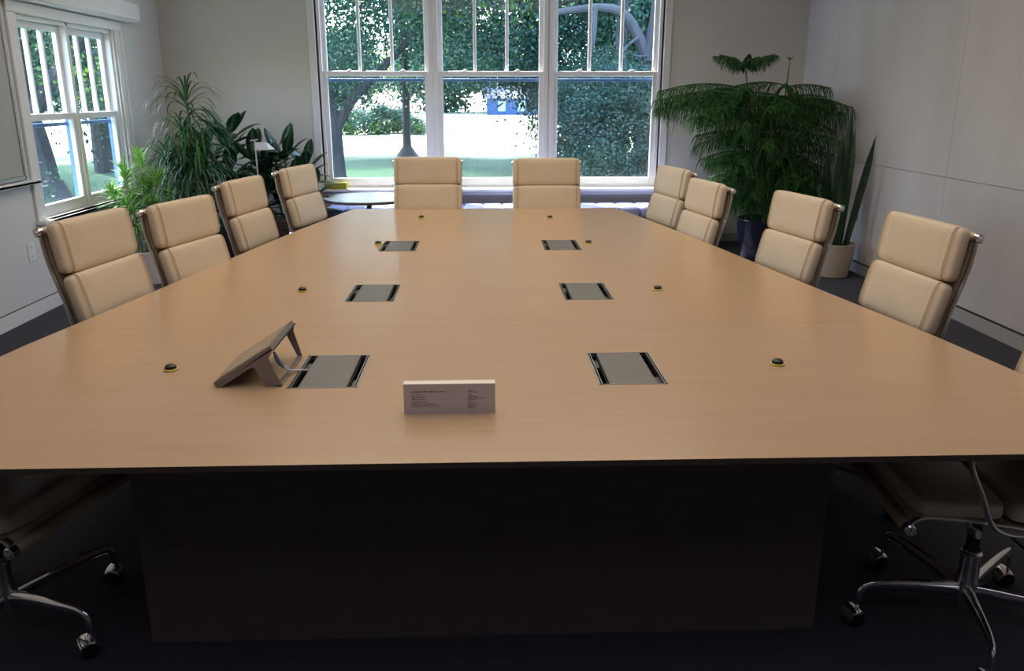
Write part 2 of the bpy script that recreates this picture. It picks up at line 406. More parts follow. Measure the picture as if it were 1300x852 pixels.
def slab(z, msel, skipseam):
    for a, b in zip(ys, ys[1:]):
        if skipseam and b-a < .003: continue
        for X in [(None, -.565-TC), (-.565-TC, -.365-TC), (-.365-TC, .33-TC), (.33-TC, .532-TC), (.532-TC, None)]:
            if X[0] is not None and X[1] is not None and abs(X[1]-X[0]) < .21 and any(abs(a-h0) < .001 or (a >= h0-.001 and b <= h1+.001) for h0, h1 in holes_y): continue
            xa0 = -hwid(a) if X[0] is None else X[0]; xb0 = -hwid(b) if X[0] is None else X[0]
            xa1 = hwid(a) if X[1] is None else X[1]; xb1 = hwid(b) if X[1] is None else X[1]
            mb.add([(xa0, a-3.9, z), (xa1, a-3.9, z), (xb1, b-3.9, z), (xb0, b-3.9, z)], [(0, 1, 2, 3)], msel)
slab(.74, 0, True); slab(.7385, 1, False)
out = [(-hwid(y), y) for y in ys] + [(hwid(y), y) for y in reversed(ys)]
n = len(out)
def off(p, d, z): 
    x, y = p; return (x - math.copysign(d, x), min(max(y, yn+d), yf-d) - 3.9, z)
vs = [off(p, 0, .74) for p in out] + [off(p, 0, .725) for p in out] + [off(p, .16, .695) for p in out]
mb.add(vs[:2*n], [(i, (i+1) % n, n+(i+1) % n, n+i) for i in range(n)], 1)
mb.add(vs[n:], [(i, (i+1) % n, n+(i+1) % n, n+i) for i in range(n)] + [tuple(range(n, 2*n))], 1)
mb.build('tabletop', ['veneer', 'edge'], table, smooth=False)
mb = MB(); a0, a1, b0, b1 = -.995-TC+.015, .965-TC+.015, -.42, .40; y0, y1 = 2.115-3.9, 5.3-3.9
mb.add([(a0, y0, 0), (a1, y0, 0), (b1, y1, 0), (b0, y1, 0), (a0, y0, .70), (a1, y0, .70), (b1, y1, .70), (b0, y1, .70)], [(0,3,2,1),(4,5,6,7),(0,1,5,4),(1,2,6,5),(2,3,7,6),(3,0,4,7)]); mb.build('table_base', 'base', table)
for hy, (y0, y1) in enumerate(holes_y):
    for hx, (x0, x1) in enumerate(holes_x):
        e = empty('power_hatch', ((x0+x1)/2-TC, (y0+y1)/2-3.9, .74)); e.parent = table
        w, d = (x1-x0)/2, (y1-y0)/2
        mb = MB(); t = .0045
        for a, b in [((-w, -d), (w, -d+t)), ((-w, d-t), (w, d)), ((-w, -d), (-w+t, d)), ((w-t, -d), (w, d)), ((-w+t+.004, -d), (-w+t+.0065, d)), ((w-t-.0065, -d), (w-t-.004, d))]:
            mb.box((a[0], a[1], -.012), (b[0], b[1], .0012))
        mb.build('hatch_frame', 'alu_satin', e, smooth=False)
        mb = MB(); l = w*.66
        mb.bbox((-l, -d+t, -.006), (l, d-t, .0008), .0008); mb.box((-l-.003, -d+t, -.02), (-l, d-t, .0004)); mb.box((l, -d+t, -.02), (l+.003, d-t, .0004)); mb.build('lid', 'hatchlid', e, smooth=False)
        mb = MB()   # recessed tray below the slots
        mb.box((-w, -d, -.044), (w, d, -.040)); mb.box((-w, -d, -.042), (-w+.002, d, -.002)); mb.box((w-.002, -d, -.042), (w, d, -.002)); mb.box((-w, -d, -.042), (w, -d+.002, -.002)); mb.box((-w, d-.002, -.042), (w, d, -.002))
        mb.build('slot_tray', 'slot', e, smooth=False)
        mb = MB(); mb.bbox((l+.008, -d+.03, -.03), (w-.008, -d+.10, -.012), .002); mb.build('connector', 'post', e); mb = MB(); mb.bbox((-w+.008, d-.12, -.03), (-l-.006, d-.05, -.010), .002); mb.build('connector', 'post', e)

# button microphones
mics = [((-.592, 4.634), 'button microphone left of the farthest left table hatch'), ((-.773, 3.468), 'button microphone left of the middle left table hatch'),
        ((-.953, 2.419), 'button microphone to the left of the grey touch console'), ((.593, 4.619), 'button microphone just right of the farthest right table hatch'),
        ((.746, 3.445), 'button microphone right of the middle right table hatch'), ((.907, 2.408), 'button microphone right of the nearest right table hatch'),
        ((-.422, 5.66), 'button microphone in front of the left head chair'), ((.454, 5.63), 'button microphone in front of the right head chair')]
mic0 = None
for (x, y), lab in mics:
    if mic0 is None:
        mic0 = o = empty('button_microphone', (x, y, .74))
        mb = MB(); mb.lathe([(.0, 0), (.021, 0), (.022, .002), (.022, .005), (.0195, .006), (.0, .006)], 28, cap=False); mb.build('ring', 'yellow', o)
        mb = MB(); mb.lathe([(.0175, .005), (.0175, .008), (.016, .014), (.011, .018), (.0, .019)], 24, cap=False)
        for k in range(12): a = 2*pi*k/12; mb.box((.0165*cos(a)-.001, .0165*sin(a)-.001, .005), (.0165*cos(a)+.001, .0165*sin(a)+.001, .011))
        mb.build('mesh_cap', 'black', o)
    else:
        o = copy_tree(mic0); o.location = (x, y, .74)
    tag(o, 'black ' + lab, 'microphone', 'button microphones along the table')

# touch console on its angled stand
con = empty('touch_console', (-.67, 2.395, .74)); tag(con, 'grey touch panel console tilted on an open stand beside the nearest left hatch', 'touch panel')
# local: x toward hatch, y away, z up. screen plane from (-.09,0) up to (.07,.105)
A = Vector((-.098, 0, .004)); B = Vector((.072, 0, .112)); dr = (B-A).normalized(); nn = Vector((-dr.z, 0, dr.x)); hl = .140
def plate(mb, a, b, y0, y1, t0, t1, m=0):
    vs = []
    for y in (y0, y1):
        for p, t in ((a, t0), (b, t0), (b, t1), (a, t1)):
            q = A + dr*p + nn*t; vs.append((q.x, y, q.z))
    mb.add(vs, [(0,1,2,3), (7,6,5,4), (0,4,5,1), (1,5,6,2), (2,6,7,3), (3,7,4,0)], m)
Ls = (B-A).length
mb = MB(); plate(mb, 0, Ls, -hl, hl, .0, .012); mb.build('bezel', 'panel_shell', con, smooth=False)
mb = MB(); plate(mb, .014, Ls-.012, -hl+.014, hl-.014, .0122, .0134); mb.build('screen', 'panel_screen_sheen', con, smooth=False)
mb = MB(); plate(mb, .002, Ls+.004, -hl+.002, hl-.002, .0126-.016, .0); mb.build('rear_housing', 'black', con, smooth=False)
mb = MB()   # near side cheek: solid plate with a leg
def cheek(y, t, pts):
    k = len(pts); vs = [(p[0], y, p[1]) for p in pts] + [(p[0], y+t, p[1]) for p in pts]
    mb.add(vs, [tuple(range(k)), tuple(range(2*k-1, k-1, -1))] + [(i, k+i, k+(i+1) % k, (i+1) % k) for i in range(k)])
cheek(-hl+.0, .006, [(-.098, .002), (-.085, .0), (.0, .055), (.015, .060), (.045, .0), (.088, .0), (.090, .006), (.056, .083), (.072, .110), (.064, .112)])
mb.build('side_cheek', 'panel_shell', con, smooth=False); mb = MB()
cheek(hl-.006, .006, [(-.098, .002), (-.085, .0), (.01, .058), (.045, .08), (.078, .0), (.088, .0), (.090, .006), (.068, .088), (.072, .110), (.064, .112)])
mb.build('side_cheek', 'panel_shell', con, smooth=False)
mb = MB(); mb.bbox((.074, -hl, 0), (.090, hl, .007), .002); mb.build('foot_bar', 'panel_shell', con)
cb = MB()
p0, p1, p2, p3 = Vector((-.600, 2.275, .838)), Vector((-.590, 2.33, .735)), Vector((-.565, 2.40, .752)), Vector((-.540, 2.43, .73))
pts = [p0*(1-t)**3 + p1*3*t*(1-t)**2 + p2*3*t*t*(1-t) + p3*t**3 for t in [i/14 for i in range(15)]]
cab = empty('console_cable', (-.59, 2.31, .83)); tag(cab, 'thin white cable running from the console into the hatch slot', 'cable')
cb.tube([p - Vector((-.59, 2.31, .83)) for p in pts[3:]], .0028, 8); cb.build('cord', 'cable', cab)
cb = MB(); cb.tube([p - Vector((-.59, 2.31, .83)) for p in pts[:5]], [.004, .0065, .0065, .0055, .003], 8); cb.build('plug', 'plug', cab)

# small card sign
sg = empty('table_sign', (-.0925, 2.037, .74), R(.4)); tag(sg, 'small white block sign with fine dark print standing on the table', 'sign')
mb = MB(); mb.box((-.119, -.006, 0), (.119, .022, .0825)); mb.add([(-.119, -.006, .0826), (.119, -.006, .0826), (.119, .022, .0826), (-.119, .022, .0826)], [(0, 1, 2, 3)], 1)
mb.build('sign_block', ['card', 'card_top_lit'], sg, smooth=False)
mb = MB(); rnd = random.Random(3)
def printline(x, z, L, h):
    cx = x
    while cx < x + L:
        wl = rnd.uniform(.006, .016); e = min(cx+wl, x+L); c = cx
        while c < e:
            w = rnd.uniform(.0006, .0011)*h/.0016; hh = h*rnd.choice([.65, .65, .65, 1.0])
            mb.box((c, -.0064, z), (c+w, -.0060, z+hh)); 
            if rnd.random() < .6: mb.box((c, -.0064, z+h*.3*rnd.choice([0, 1, 2])), (c+w*2, -.0060, z+h*.3*rnd.choice([0, 1, 2])+h*.2+.0001))
            c += w*1.7
        cx = e + .0022
printline(-.100, .0600, .087, .0032)
for k, L in enumerate([.032, .036, .033, .042, .060, .070]): printline(-.099, .0515-k*.0062, L, .0022)
mb.build('lettering', 'ink', sg, smooth=False); mb = MB()
for z, L, h in [(.063, .014, .0022), (.0585, .029, .0018), (.0505, .014, .0022), (.046, .026, .0018), (.042, .041, .0018), (.038, .023, .0018), (.034, .010, .0018), (.027, .020, .0022), (.0225, .021, .0018), (.0185, .016, .0018), (.0145, .018, .0018)]:
    printline(.048, z, L, h)
mb.build('lettering', 'ink', sg, smooth=False)

# ------------------------------------------------------------------ chairs (local: faces -Y, origin = hub on the floor)
PROF = [(-.310, .437), (-.288, .466), (-.24, .474), (-.10, .460), (.04, .438), (.12, .432), (.165, .450), (.190, .50), (.205, .60), (.232, .74), (.262, .85), (.285, .93), (.297, 1.00), (.302, 1.06)]
def prof_at(s):
    d = 0
    for (a, b), (c, e) in zip(PROF, PROF[1:]):
        l = hypot(c-a, e-b)
        if d + l >= s: t = (s-d)/l; return Vector((0, a+(c-a)*t, b+(e-b)*t)), Vector((0, c-a, e-b)).normalized()
        d += l
    return Vector((0, *PROF[-1])), Vector((0, 0, 1))
def smooth_path(pts, n=4):
    P = [Vector(p) for p in pts]; out = []
    for i in range(len(P)-1):
        a, b, c, d = P[max(i-1, 0)], P[i], P[i+1], P[min(i+2, len(P)-1)]
        for k in range(n):
            t = k/n
            out.append(.5*((2*b) + (c-a)*t + (2*a-5*b+4*c-d)*t*t + (3*b-a-3*c+d)*t**3))
    return out + [P[-1]]
chair_groups = {}
def make_chair():
    root = empty('conference_chair')
    up = []
    def U(o): up.append(o.name); return o
    # pads: centre (v,z), tangent angle, half length, half thickness
    def pad(name, v0, z0, v1, z1, hw, th):
        c = Vector((0, (v0+v1)/2, (z0+z1)/2)); t = Vector((0, v1-v0, z1-z0)); L = t.length; t.normalize()
        nrm = Vector((1, 0, 0)).cross(t); nrm.normalize()       # towards the sitter
        if nrm.y > 0 and abs(t.z) > .5: nrm = -nrm
        if nrm.z < 0 and abs(t.y) > .5: nrm = -nrm
        mtx = Matrix((Vector((1, 0, 0)), t, nrm)).transposed()
        mb = MB(); cc = c + nrm*(th*.92)
        mb.superq(cc, (hw, L/2, th), .50, .20, mtx, 56, 20)
        mb.superq(cc, (hw*.86, L/2*1.004, th*1.06), .42, .16, mtx, 56, 20)
        for sx in (-1, 1):
            for x in (hw*.855, hw*.885):
                pts = []
                for k in range(15):
                    a = -pi/2*.95 + pi*.95*k/14
                    f = (1-(x/hw)**8)**.1
                    pts.append(cc + mtx @ Vector((sx*x, L/2*1.0*(abs(sin(a))**.42)*(1 if a > 0 else -1)*f, th*1.02*(abs(cos(a))**.42)*f)))
                mb.tube(pts, .0013, 5, 1)
        return U(mb.build(name, ['leather', 'seam'], root, angle=60))
    pad('backrest_pad', .268, .885, .298, 1.084, .250, .034)
    pad('backrest_pad', .212, .685, .262, .882, .252, .034)
    pad('backrest_pad', .185, .500, .211, .680, .250, .034)
    pad('seat_pad', -.295, .470, -.060, .460, .250, .032)
    pad('seat_pad', -.050, .455, .160, .440, .250, .032)
    # side rails
    for sx in (-1, 1):
        mb = MB(); path = smooth_path([(sx*.240, v+.008*(z>.5), z) for v, z in PROF], 3)
        mb.tube(path, .0125, 10, 0, True, .55, up=(1, 0, 0)); 
        mb2 = path
        U(mb.build('side_rail', 'alu', root))
    # sling between rails
    mb = MB(); path = smooth_path([(0, v+.004, z-.002) for v, z in PROF], 3); vs = []; fs = []
    for p in path: vs += [(-.238, p.y, p.z), (.238, p.y, p.z), (.238, p.y+.004, p.z-.003), (-.238, p.y+.004, p.z-.003)]
    for i in range(len(path)-1):
        a = i*4
        for k in range(4): q = (k+1) % 4; fs.append((a+k, a+q, a+4+q, a+4+k))
    mb.add(vs, fs); U(mb.build('sling', 'sling', root))
    # top and front rolls
    for nm, (v, z) in (('top_roll', (.311, 1.052)), ('front_roll', (-.308, .440))):
        mb = MB(); mb.tube([(-.252, v, z), (.252, v, z)], .0165, 16); r = U(mb.build(nm, 'sling', root))
        for sx in (-1, 1):
            mb = MB()
            mb.lathe([(.0, sx*.264), (.006, sx*.264), (.007, sx*.261), (.013, sx*.261), (.0165, sx*.258), (.0172, sx*.242), (.0172, sx*.238)], 20, (0, v, z), 'x', cap=False)
            mb.lathe([(.0, sx*.2665), (.0045, sx*.2665), (.0055, sx*.264)], 8, (0, v, z), 'x', cap=False)
            mb.build('end_cap', 'chrome', r)
    # armrests
    for sx in (-1, 1):
        mb = MB(); x = sx*.272
        mb.tube(smooth_path([(sx*.250, .09, .438), (x-sx*.01, .02, .440), (x, -.06, .445), (x+sx*.006, -.115, .475), (x+sx*.010, -.155, .56), (x+sx*.012, -.195, .645), (x+sx*.01, -.180, .672), (x+sx*.008, -.11, .677), (x, .10, .673), (x-sx*.01, .19, .668), (sx*.245, .228, .66)], 5), .0115, 10, 0, True, .6, up=(1, 0, 0))
        U(mb.build('armrest', 'alu', root))
    # under-seat spreader + tilt mechanism
    mb = MB()
    for sy in (-.09, .09):
        mb.tube(smooth_path([(-.262, sy*1.5, .437), (-.16, sy*1.2, .405), (0, sy*.3, .385), (.16, sy*1.2, .405), (.262, sy*1.5, .437)], 4), .013, 8, 0, True, .6)
    U(mb.build('seat_bracket', 'alu', root))
    mb = MB(); mb.bbox((-.045, -.09, .352), (.045, .075, .392), .012); mb.tube([(.03, .02, .36), (.20, .05, .345)], .004, 6); mb.bbox((.19, .035, .339), (.24, .063, .351), .004); U(mb.build('tilt_mechanism', 'black', root))
    # column
    mb = MB(); mb.lathe([(.0, .06), (.030, .06), (.033, .075), (.033, .13), (.030, .15), (.028, .22), (.030, .225), (.030, .235), (.024, .24), (.024, .245)], 24, cap=False); mb.lathe([(.014, .24), (.014, .30), (.014, .31)], 16)
    mb.build('column', 'alu', root)
    mb = MB(); mb.lathe([(.019, .0), (.019, .11)], 16, (0, 0, .25)); U(mb.build('gas_lift', 'black', root))
    # five legs with casters
    for k in range(5):
        a = 2*pi*k/5; d = Vector((cos(a), sin(a), 0))
        mb = MB()
        pts = smooth_path([d*.015 + Vector((0, 0, .108)), d*.08 + Vector((0, 0, .118)), d*.20 + Vector((0, 0, .128)), d*.283 + Vector((0, 0, .130)), d*.312 + Vector((0, 0, .119)), d*.322 + Vector((0, 0, .095)), d*.324 + Vector((0, 0, .072))], 4)
        rad = [.030 - .017*min(1, i/(len(pts)*.55)) for i in range(len(pts))]
        mb.tube(pts, rad, 12, 0, True, .62)
        lg = mb.build('leg', 'chrome', root)
        mb = MB(); c = d*.324; side = Vector((-sin(a), cos(a), 0)); q = Matrix.Rotation(R(50 + (k*37) % 30), 4, 'Z')
        def T(p): return q @ Vector(p) + c
        b2 = MB()
        for sx in (-1, 1):
            b2.lathe([(.0, sx*.008), (.022, sx*.008), (.0255, sx*.011), (.0255, sx*.022), (.021, sx*.026), (.0, sx*.026)], 24, (0, .0, .0255), 'x', cap=False)
        wv = [T((p[0], p[1]+.012, p[2])) for p in b2.v]; mb.add(wv, b2.f, 0)
        b3 = MB(); b3.tube([(0, 0, .03), (0, 0, .078)], [.007, .007], 10)
        for i in range(7):
            pass
        # chrome hood over both wheels
        vs = []; fs = []; nA = 12
        for i in range(nA+1):
            t = R(-5) + R(165)*i/nA
            for x, r in ((-.028, .0235), (-.026, .029), (.0, .031), (.026, .029), (.028, .0235)):
                vs.append((x, .012 + r*cos(t), .0265 + r*sin(t)))
        for i in range(nA):
            for j in range(4): fs.append((i*5+j, i*5+j+1, i*5+6+j, i*5+5+j))
        b3.add(vs, fs)
        mb.add([T(p) for p in b3.v], b3.f, 1)
        mb.build('caster', ['black', 'chrome'], lg)
    return root, up
proto, UP = make_chair()
UPSET = set(UP)
grp = 'cream soft pad conference chairs around the table'
# (tube midpoint x,y), facing angle so that local -Y points to the table; label
def ang(near, far):      # width vector from near end to far end
    return math.atan2(far[1]-near[1], far[0]-near[0])
chairs = [
 # x, y hub, rz (rotation of local +X), dz, leg phase, label
 ('L0', (-1.43, 2.20), R(76), 0.0, R(49), 'cream swivel chair at the near left table end, mostly out of frame'),
 ('L1', (-1.31, 3.32), R(90-8.5), 0.0, R(215), 'cream swivel chair nearest on the left side, beside the wall outlet'),
 ('L2', (-1.175, 3.93), R(90-14), -.018, R(20), 'second cream swivel chair along the left side, before the white pot'),
 ('L3', (-1.155, 4.93), R(90-9.5), -.012, R(50), 'third cream swivel chair along the left side, before the card stake'),
 ('L4', (-1.03, 5.82), R(90-13), -.014, R(10), 'cream swivel chair farthest along the left side, by the round side table'),
 ('R0', (1.445, 2.14), R(-95), 0.0, R(36), 'cream swivel chair at the near right table end, five-star base in view'),
 ('R1', (1.41, 3.05), R(-90+4), .008, R(-68), 'cream swivel chair on the right side in front of the bare fabric wall'),
 ('R2', (1.30, 3.97), R(-90+10), -.010, R(12), 'cream swivel chair on the right side in front of the beige snake plant pot'),
 ('R3', (1.085, 4.93), R(-90+8), -.035, R(40), 'cream swivel chair whose right edge shows before the navy pot, overlapping its neighbour'),
 ('R4', (1.065, 5.72), R(-90+11), -.020, R(12), 'cream swivel chair farthest along the right side, near the window'),
 ('H1', (-.408, 5.98), 0, .020, R(12), 'cream swivel chair left of the two at the window end of the table'),
 ('H2', (.475, 5.98), 0, .010, R(30), 'cream swivel chair right of the two at the window end of the table'),
]
LEGS = set(c.name for c in kids(proto) if c.name.startswith('leg'))
protokids = kids(proto)
for i, (_, (x, y), rz, dz, ph, lab) in enumerate(chairs):
    r = proto.copy(); COL.objects.link(r)
    r.location = (x, y, 0); r.rotation_euler = (0, 0, rz); tag(r, lab, 'chair', grp)
    for ch in protokids:
        c = ch.copy(); COL.objects.link(c); c.parent = r
        if ch.name in UPSET: c.location = (0, 0, dz)
        if ch.name in LEGS: c.rotation_euler = (0, 0, ph - rz)
        for g2 in kids(ch):
            d = g2.copy(); COL.objects.link(d); d.parent = c
for ch in protokids:
    for g2 in kids(ch): bpy.data.objects.remove(g2)
    bpy.data.objects.remove(ch)
bpy.data.objects.remove(proto)

# ------------------------------------------------------------------ window seat, side table, small things at the back
bn = empty('window_bench', (.1, 8.6, 0)); tag(bn, 'low upholstered window bench with tufted cushions under the back window', 'bench')
mb = MB(); mb.bbox((-1.7, -.20, 0), (2.3, .37, .36), .01); mb.build('bench_base', 'bench_base', bn)
for k in range(20):
    for j in range(2):
        mb = MB(); x = -1.6 + k*.2; mb.superq((x, -.085+j*.29, .40), (.103, .148, .052), .35, .3, None, 24, 10)
        mb.build('cushion', 'bench', bn, angle=None)
st = empty('side_table', (-1.10, 8.08, 0)); tag(st, 'round side table with pale top coloured for reflected sky on a dark post', 'side table')
mb = MB(); mb.lathe([(.0, .578), (.40, .578), (.425, .590), (.43, .600), (.428, .604), (.0, .604)], 56, cap=False); mb.build('tabletop', 'tabletop_white', st)
mb = MB(); mb.lathe([(.40, .572), (.432, .578), (.433, .592), (.431, .597)], 56, cap=False); mb.build('edge_band', 'edge', st)
mb = MB(); mb.lathe([(.024, .02), (.024, .575)], 20); mb.build('post', 'post', st)
mb = MB(); mb.lathe([(.0, 0), (.22, 0), (.22, .008), (.05, .02), (.024, .03)], 40, cap=False); mb.build('foot_plate', 'post', st)
mb = MB(); mb.bbox((-.115, -.05, 0), (.115, .05, .062), .003); 
tag(mb.build('yellow_box', 'yellowbox', loc=(-1.55, YB-.09, HZ0+.025)), 'small yellow box on the left end of the back window sill', 'box')

# ------------------------------------------------------------------ plants
def pot(root, r0, r1, h, m, lip=.012):
    mb = MB(); mb.lathe([(.0, 0), (r0-.01, 0), (r0, .01), (r1*.97, h*.7), (r1, h-.02), (r1+lip*.3, h-.004), (r1, h), (r1-lip, h), (r1-lip-.004, h-.05)], 40, cap=False); mb.build('pot', m, root)
    mb = MB(); mb.lathe([(.0, h-.035), (r1*.6, h-.03), (r1-lip, h-.04)], 24, cap=False); mb.build('soil', 'soil', root)
# Norfolk pine
pn = empty('norfolk_pine', (2.75, 7.95, 0)); tag(pn, 'large Norfolk pine with drooping green boughs in a glossy navy pot', 'plant')
pot(pn, .215, .275, .40, 'pot_navy')
rnd = random.Random(11)
stems = [((-.02, .0), (-.30, .06), 1.80), ((.03, .03), (.11, .05), 1.78), ((-.0, -.06), (-.08, -.14), 1.30), ((.08, -.02), (.22, -.04), 1.05)]
tr = MB(); fo = MB(); br = MB()
def strand(b, p, d, L, w):
    """a drooping branchlet: a narrow curved blade pair with short side needles"""
    p = Vector(p); d = Vector(d).normalized(); n = 4
    pts = [p.copy()]
    for i in range(n):
        d = (d + Vector((0, 0, -.72))).normalized(); p = p + d*(L/n); pts.append(p.copy())
    for ax in (Vector((1, 0, 0)), Vector((0, 1, 0))):
        s_ = d.cross(ax)
        if s_.length < .1: continue
        s_.normalize()
        vs = []
        for i, q in enumerate(pts):
            ww = w*(1-.75*(i/n)**2)
            vs += [q - s_*ww, q + s_*ww]
        b.add(vs, [(2*i, 2*i+1, 2*i+3, 2*i+2) for i in range(n)])
def bough(root_p, az, L, el, dro, dens=1.0, hang=.15):
    p = Vector(root_p); e = el; n = 14; pts = [p.copy()]; aa = az
    for i in range(n):
        d = Vector((cos(aa)*cos(e), sin(aa)*cos(e), sin(e))); p = p + d*(L/n); pts.append(p.copy())
        e -= dro/n; aa += rnd.uniform(-.03, .03)
        if i > n*.72: e += dro/n*1.9
    br.tube(pts, [.006*(1-.75*i/n)+.001 for i in range(n+1)], 5)
    m = int(L*54*dens)
    for k in range(m):
        t = .12 + .88*k/m; i = min(n-1, int(t*n)); q = pts[i].lerp(pts[i+1], t*n-i); d = (pts[i+1]-pts[i]).normalized()
        side = Vector((-d.y, d.x, 0)).normalized()
        for s_ in (-1, 1):
            l = hang*(.55+.9*sin(pi*min(1, t*.85+.12)))*rnd.uniform(.75, 1.15)
            strand(fo, q, side*s_*rnd.uniform(.5, .9) + d*.45 + Vector((0, 0, rnd.uniform(-.1, .15))), l*rnd.choice([.8, 1, 1.15]), .0034)
WX = XR - 2.75 - .04
def room_len(px, py, az, L):
    while L > .15 and (px+cos(az)*(L+.06) > WX or py+sin(az)*(L+.06) > YB-7.95-.05): L *= .93
    return L
for si, (b0, b1, zt) in enumerate(stems):
    path = [Vector((b0[0]+(b1[0]-b0[0])*t, b0[1]+(b1[1]-b0[1])*t, .36+(zt-.36)*t)) for t in [i/8 for i in range(9)]]
    tr.tube(path, [.017*(1-.6*i/8) for i in range(9)], 8)
    tiers = [(.64, .55), (.80, .75), (.98, .85), (1.16, .88), (1.33, .92), (1.50, .98)] if si < 2 else ([(.60, .5), (.8, .62), (1.0, .62), (1.2, .45)] if si == 2 else [(.55, .45), (.72, .55), (.9, .5)])
    for ti, (z, L) in enumerate(tiers):
        t = (z-.36)/(zt-.36); x = b0[0]+(b1[0]-b0[0])*t; y = b0[1]+(b1[1]-b0[1])*t
        nb = 6 if si < 2 else 5
        for k in range(nb):
            az = 2*pi*k/nb + ti*.55 + si*.4 + rnd.uniform(-.2, .2)
            l = room_len(x, y, az, L*rnd.uniform(.75, 1.1)*.82)
            bough((x, y, z + rnd.uniform(-.03, .03)), az, l, R(rnd.uniform(10, 24)), R(rnd.uniform(35, 55)), 1.0, .19)
# long upper boughs that spread wide, and the two leading shoots
for sx, sy, z, az, L in [(-.28, .06, 1.60, R(184), .86), (-.25, .05, 1.52, R(200), 1.0), (-.28, .05, 1.44, R(186), .9), (.10, .05, 1.62, R(-10), .64), (.1, .05, 1.50, R(-25), .60), (.10, .05, 1.62, R(250), .55), (-.28, .06, 1.60, R(255), .6), (.05, .0, 1.64, R(178), .45), (.1, .03, 1.40, R(-40), .62), (-.25, 0, 1.4, R(225), .85)]:
    bough((sx, sy, z), az, room_len(sx, sy, az, L), R(14), R(34), 1.25, .20)
for k in range(7):
    az = 2*pi*k/7; bough((-.30, .06, 1.79), az, .33, R(38), R(40), 1.9, .085)
tr.tube([(.11, .05, 1.70), (.112, .05, 1.88)], [.007, .004], 6)
for k in range(5):
    az = 2*pi*k/5; fo.leaf((.112, .05, 1.86), az, R(35), .055, .014, -.5, 3)
tr.build('trunk', 'cane', pn); br.build('branches', 'greenstem', pn)
fo.build('needle_sprays', 'pine', pn, smooth=False)
# snake plant
sn = empty('snake_plant', (3.10, 7.12, 0)); tag(sn, 'tall snake plant with upright dark leaves in a beige pot', 'plant')
pot(sn, .125, .165, .30, 'pot_beige')
for (x, y, az, el, L, W) in [(.02, .03, R(60), R(86), 1.17, .085), (.07, -.02, R(-60), R(80), .98, .085), (-.05, .0, R(170), R(84), .88, .08), (.03, .02, R(20), R(88), 1.02, .09), (-.02, -.05, R(250), R(83), .80, .08), (.0, .06, R(110), R(80), .74, .075), (-.06, .04, R(190), R(76), .60, .07), (.05, .05, R(65), R(84), .66, .07), (-.09, .02, R(110), R(86), .92, .085), (-.02, .01, R(80), R(88), .98, .085)]:
    mb = MB(); mb.leaf((x, y, .27), az, el, L, W, .05, 9, .35, twist=rnd.uniform(-.35, .35), wprof=lambda t: .72+.28*sin(pi*t) if t < .75 else max(.02, (1-t)/.25*.9))
    mb.build('leaf', 'snake', sn)
mb = MB(); mb.tube(smooth_path([(.08, -.04, .27), (.10, -.05, .45), (.125, -.05, .56), (.14, -.05, .58), (.145, -.05, .50)], 4), .004, 6); mb.build('bare_stem', 'greenstem', sn)

# left corner plants
def dracaena(name, loc, label, potargs, canes, leafL, leafW, m, nleaf, droop, cane_r=.012, cat='plant', el=(10, 75), spread=.0, nseg=6, potm='pot_white', bounds=None):
    root = empty(name, loc); tag(root, label, cat)
    pot(root, *potargs, potm)
    h = potargs[2]; tr = MB(); fo = MB()
    for (x0, y0, x1, y1, zt, dens) in canes:
        path = smooth_path([(x0, y0, h-.05), (x0+(x1-x0)*.3, y0+(y1-y0)*.3, h+(zt-h)*.4), (x1, y1, zt)], 4)
        tr.tube(path, [cane_r*(1-.4*i/len(path)) for i in range(len(path))], 7)
        for k in range(int(nleaf*dens)):
            t = rnd.random(); z = zt - (1-t**.5)*spread
            az = k*2.4 + rnd.uniform(-.3, .3); e = R(el[0] + (el[1]-el[0])*t**1.5 + rnd.uniform(-8, 8))
            L = leafL*rnd.uniform(.75, 1.1)
            tz = (z-h)/max(.01, zt-h); bx, by = x0+(x1-x0)*tz, y0+(y1-y0)*tz
            if bounds:
                while L > .08 and (loc[0]+bx+cos(az)*L*cos(e) < bounds[0] or loc[1]+by+sin(az)*L*cos(e) > bounds[1]): L *= .85
            fo.leaf((bx, by, z), az, e, L, leafW*rnd.uniform(.85, 1.15), droop*rnd.uniform(.7, 1.2), nseg, .25)
    tr.build('stems', 'cane', root); fo.build('foliage', m, root, angle=None)
    return root
BND = (XL+.03, YB-.04)
# bright variegated dracaena in the white pot
dracaena('variegated_dracaena', (-2.86, 7.02, 0), 'bright green variegated dracaena in a white pot by the left window', (.115, .150, .29),
    [(-.04, 0, -.14, -.05, .52, .6), (.0, .03, .05, .02, .62, .7), (.03, -.02, .06, .06, .80, .9), (-.02, .0, -.12, .08, .92, 1), (.0, 0, .14, .10, .86, 1), (-.03, -.03, -.22, .0, .78, .8), (.02, .04, .0, .15, 1.0, 1), (.0, -.03, -.05, -.10, .70, .8)],
    .20, .022, 'bright', 60, 1.1, .007, el=(-10, 70), spread=.28, bounds=BND)
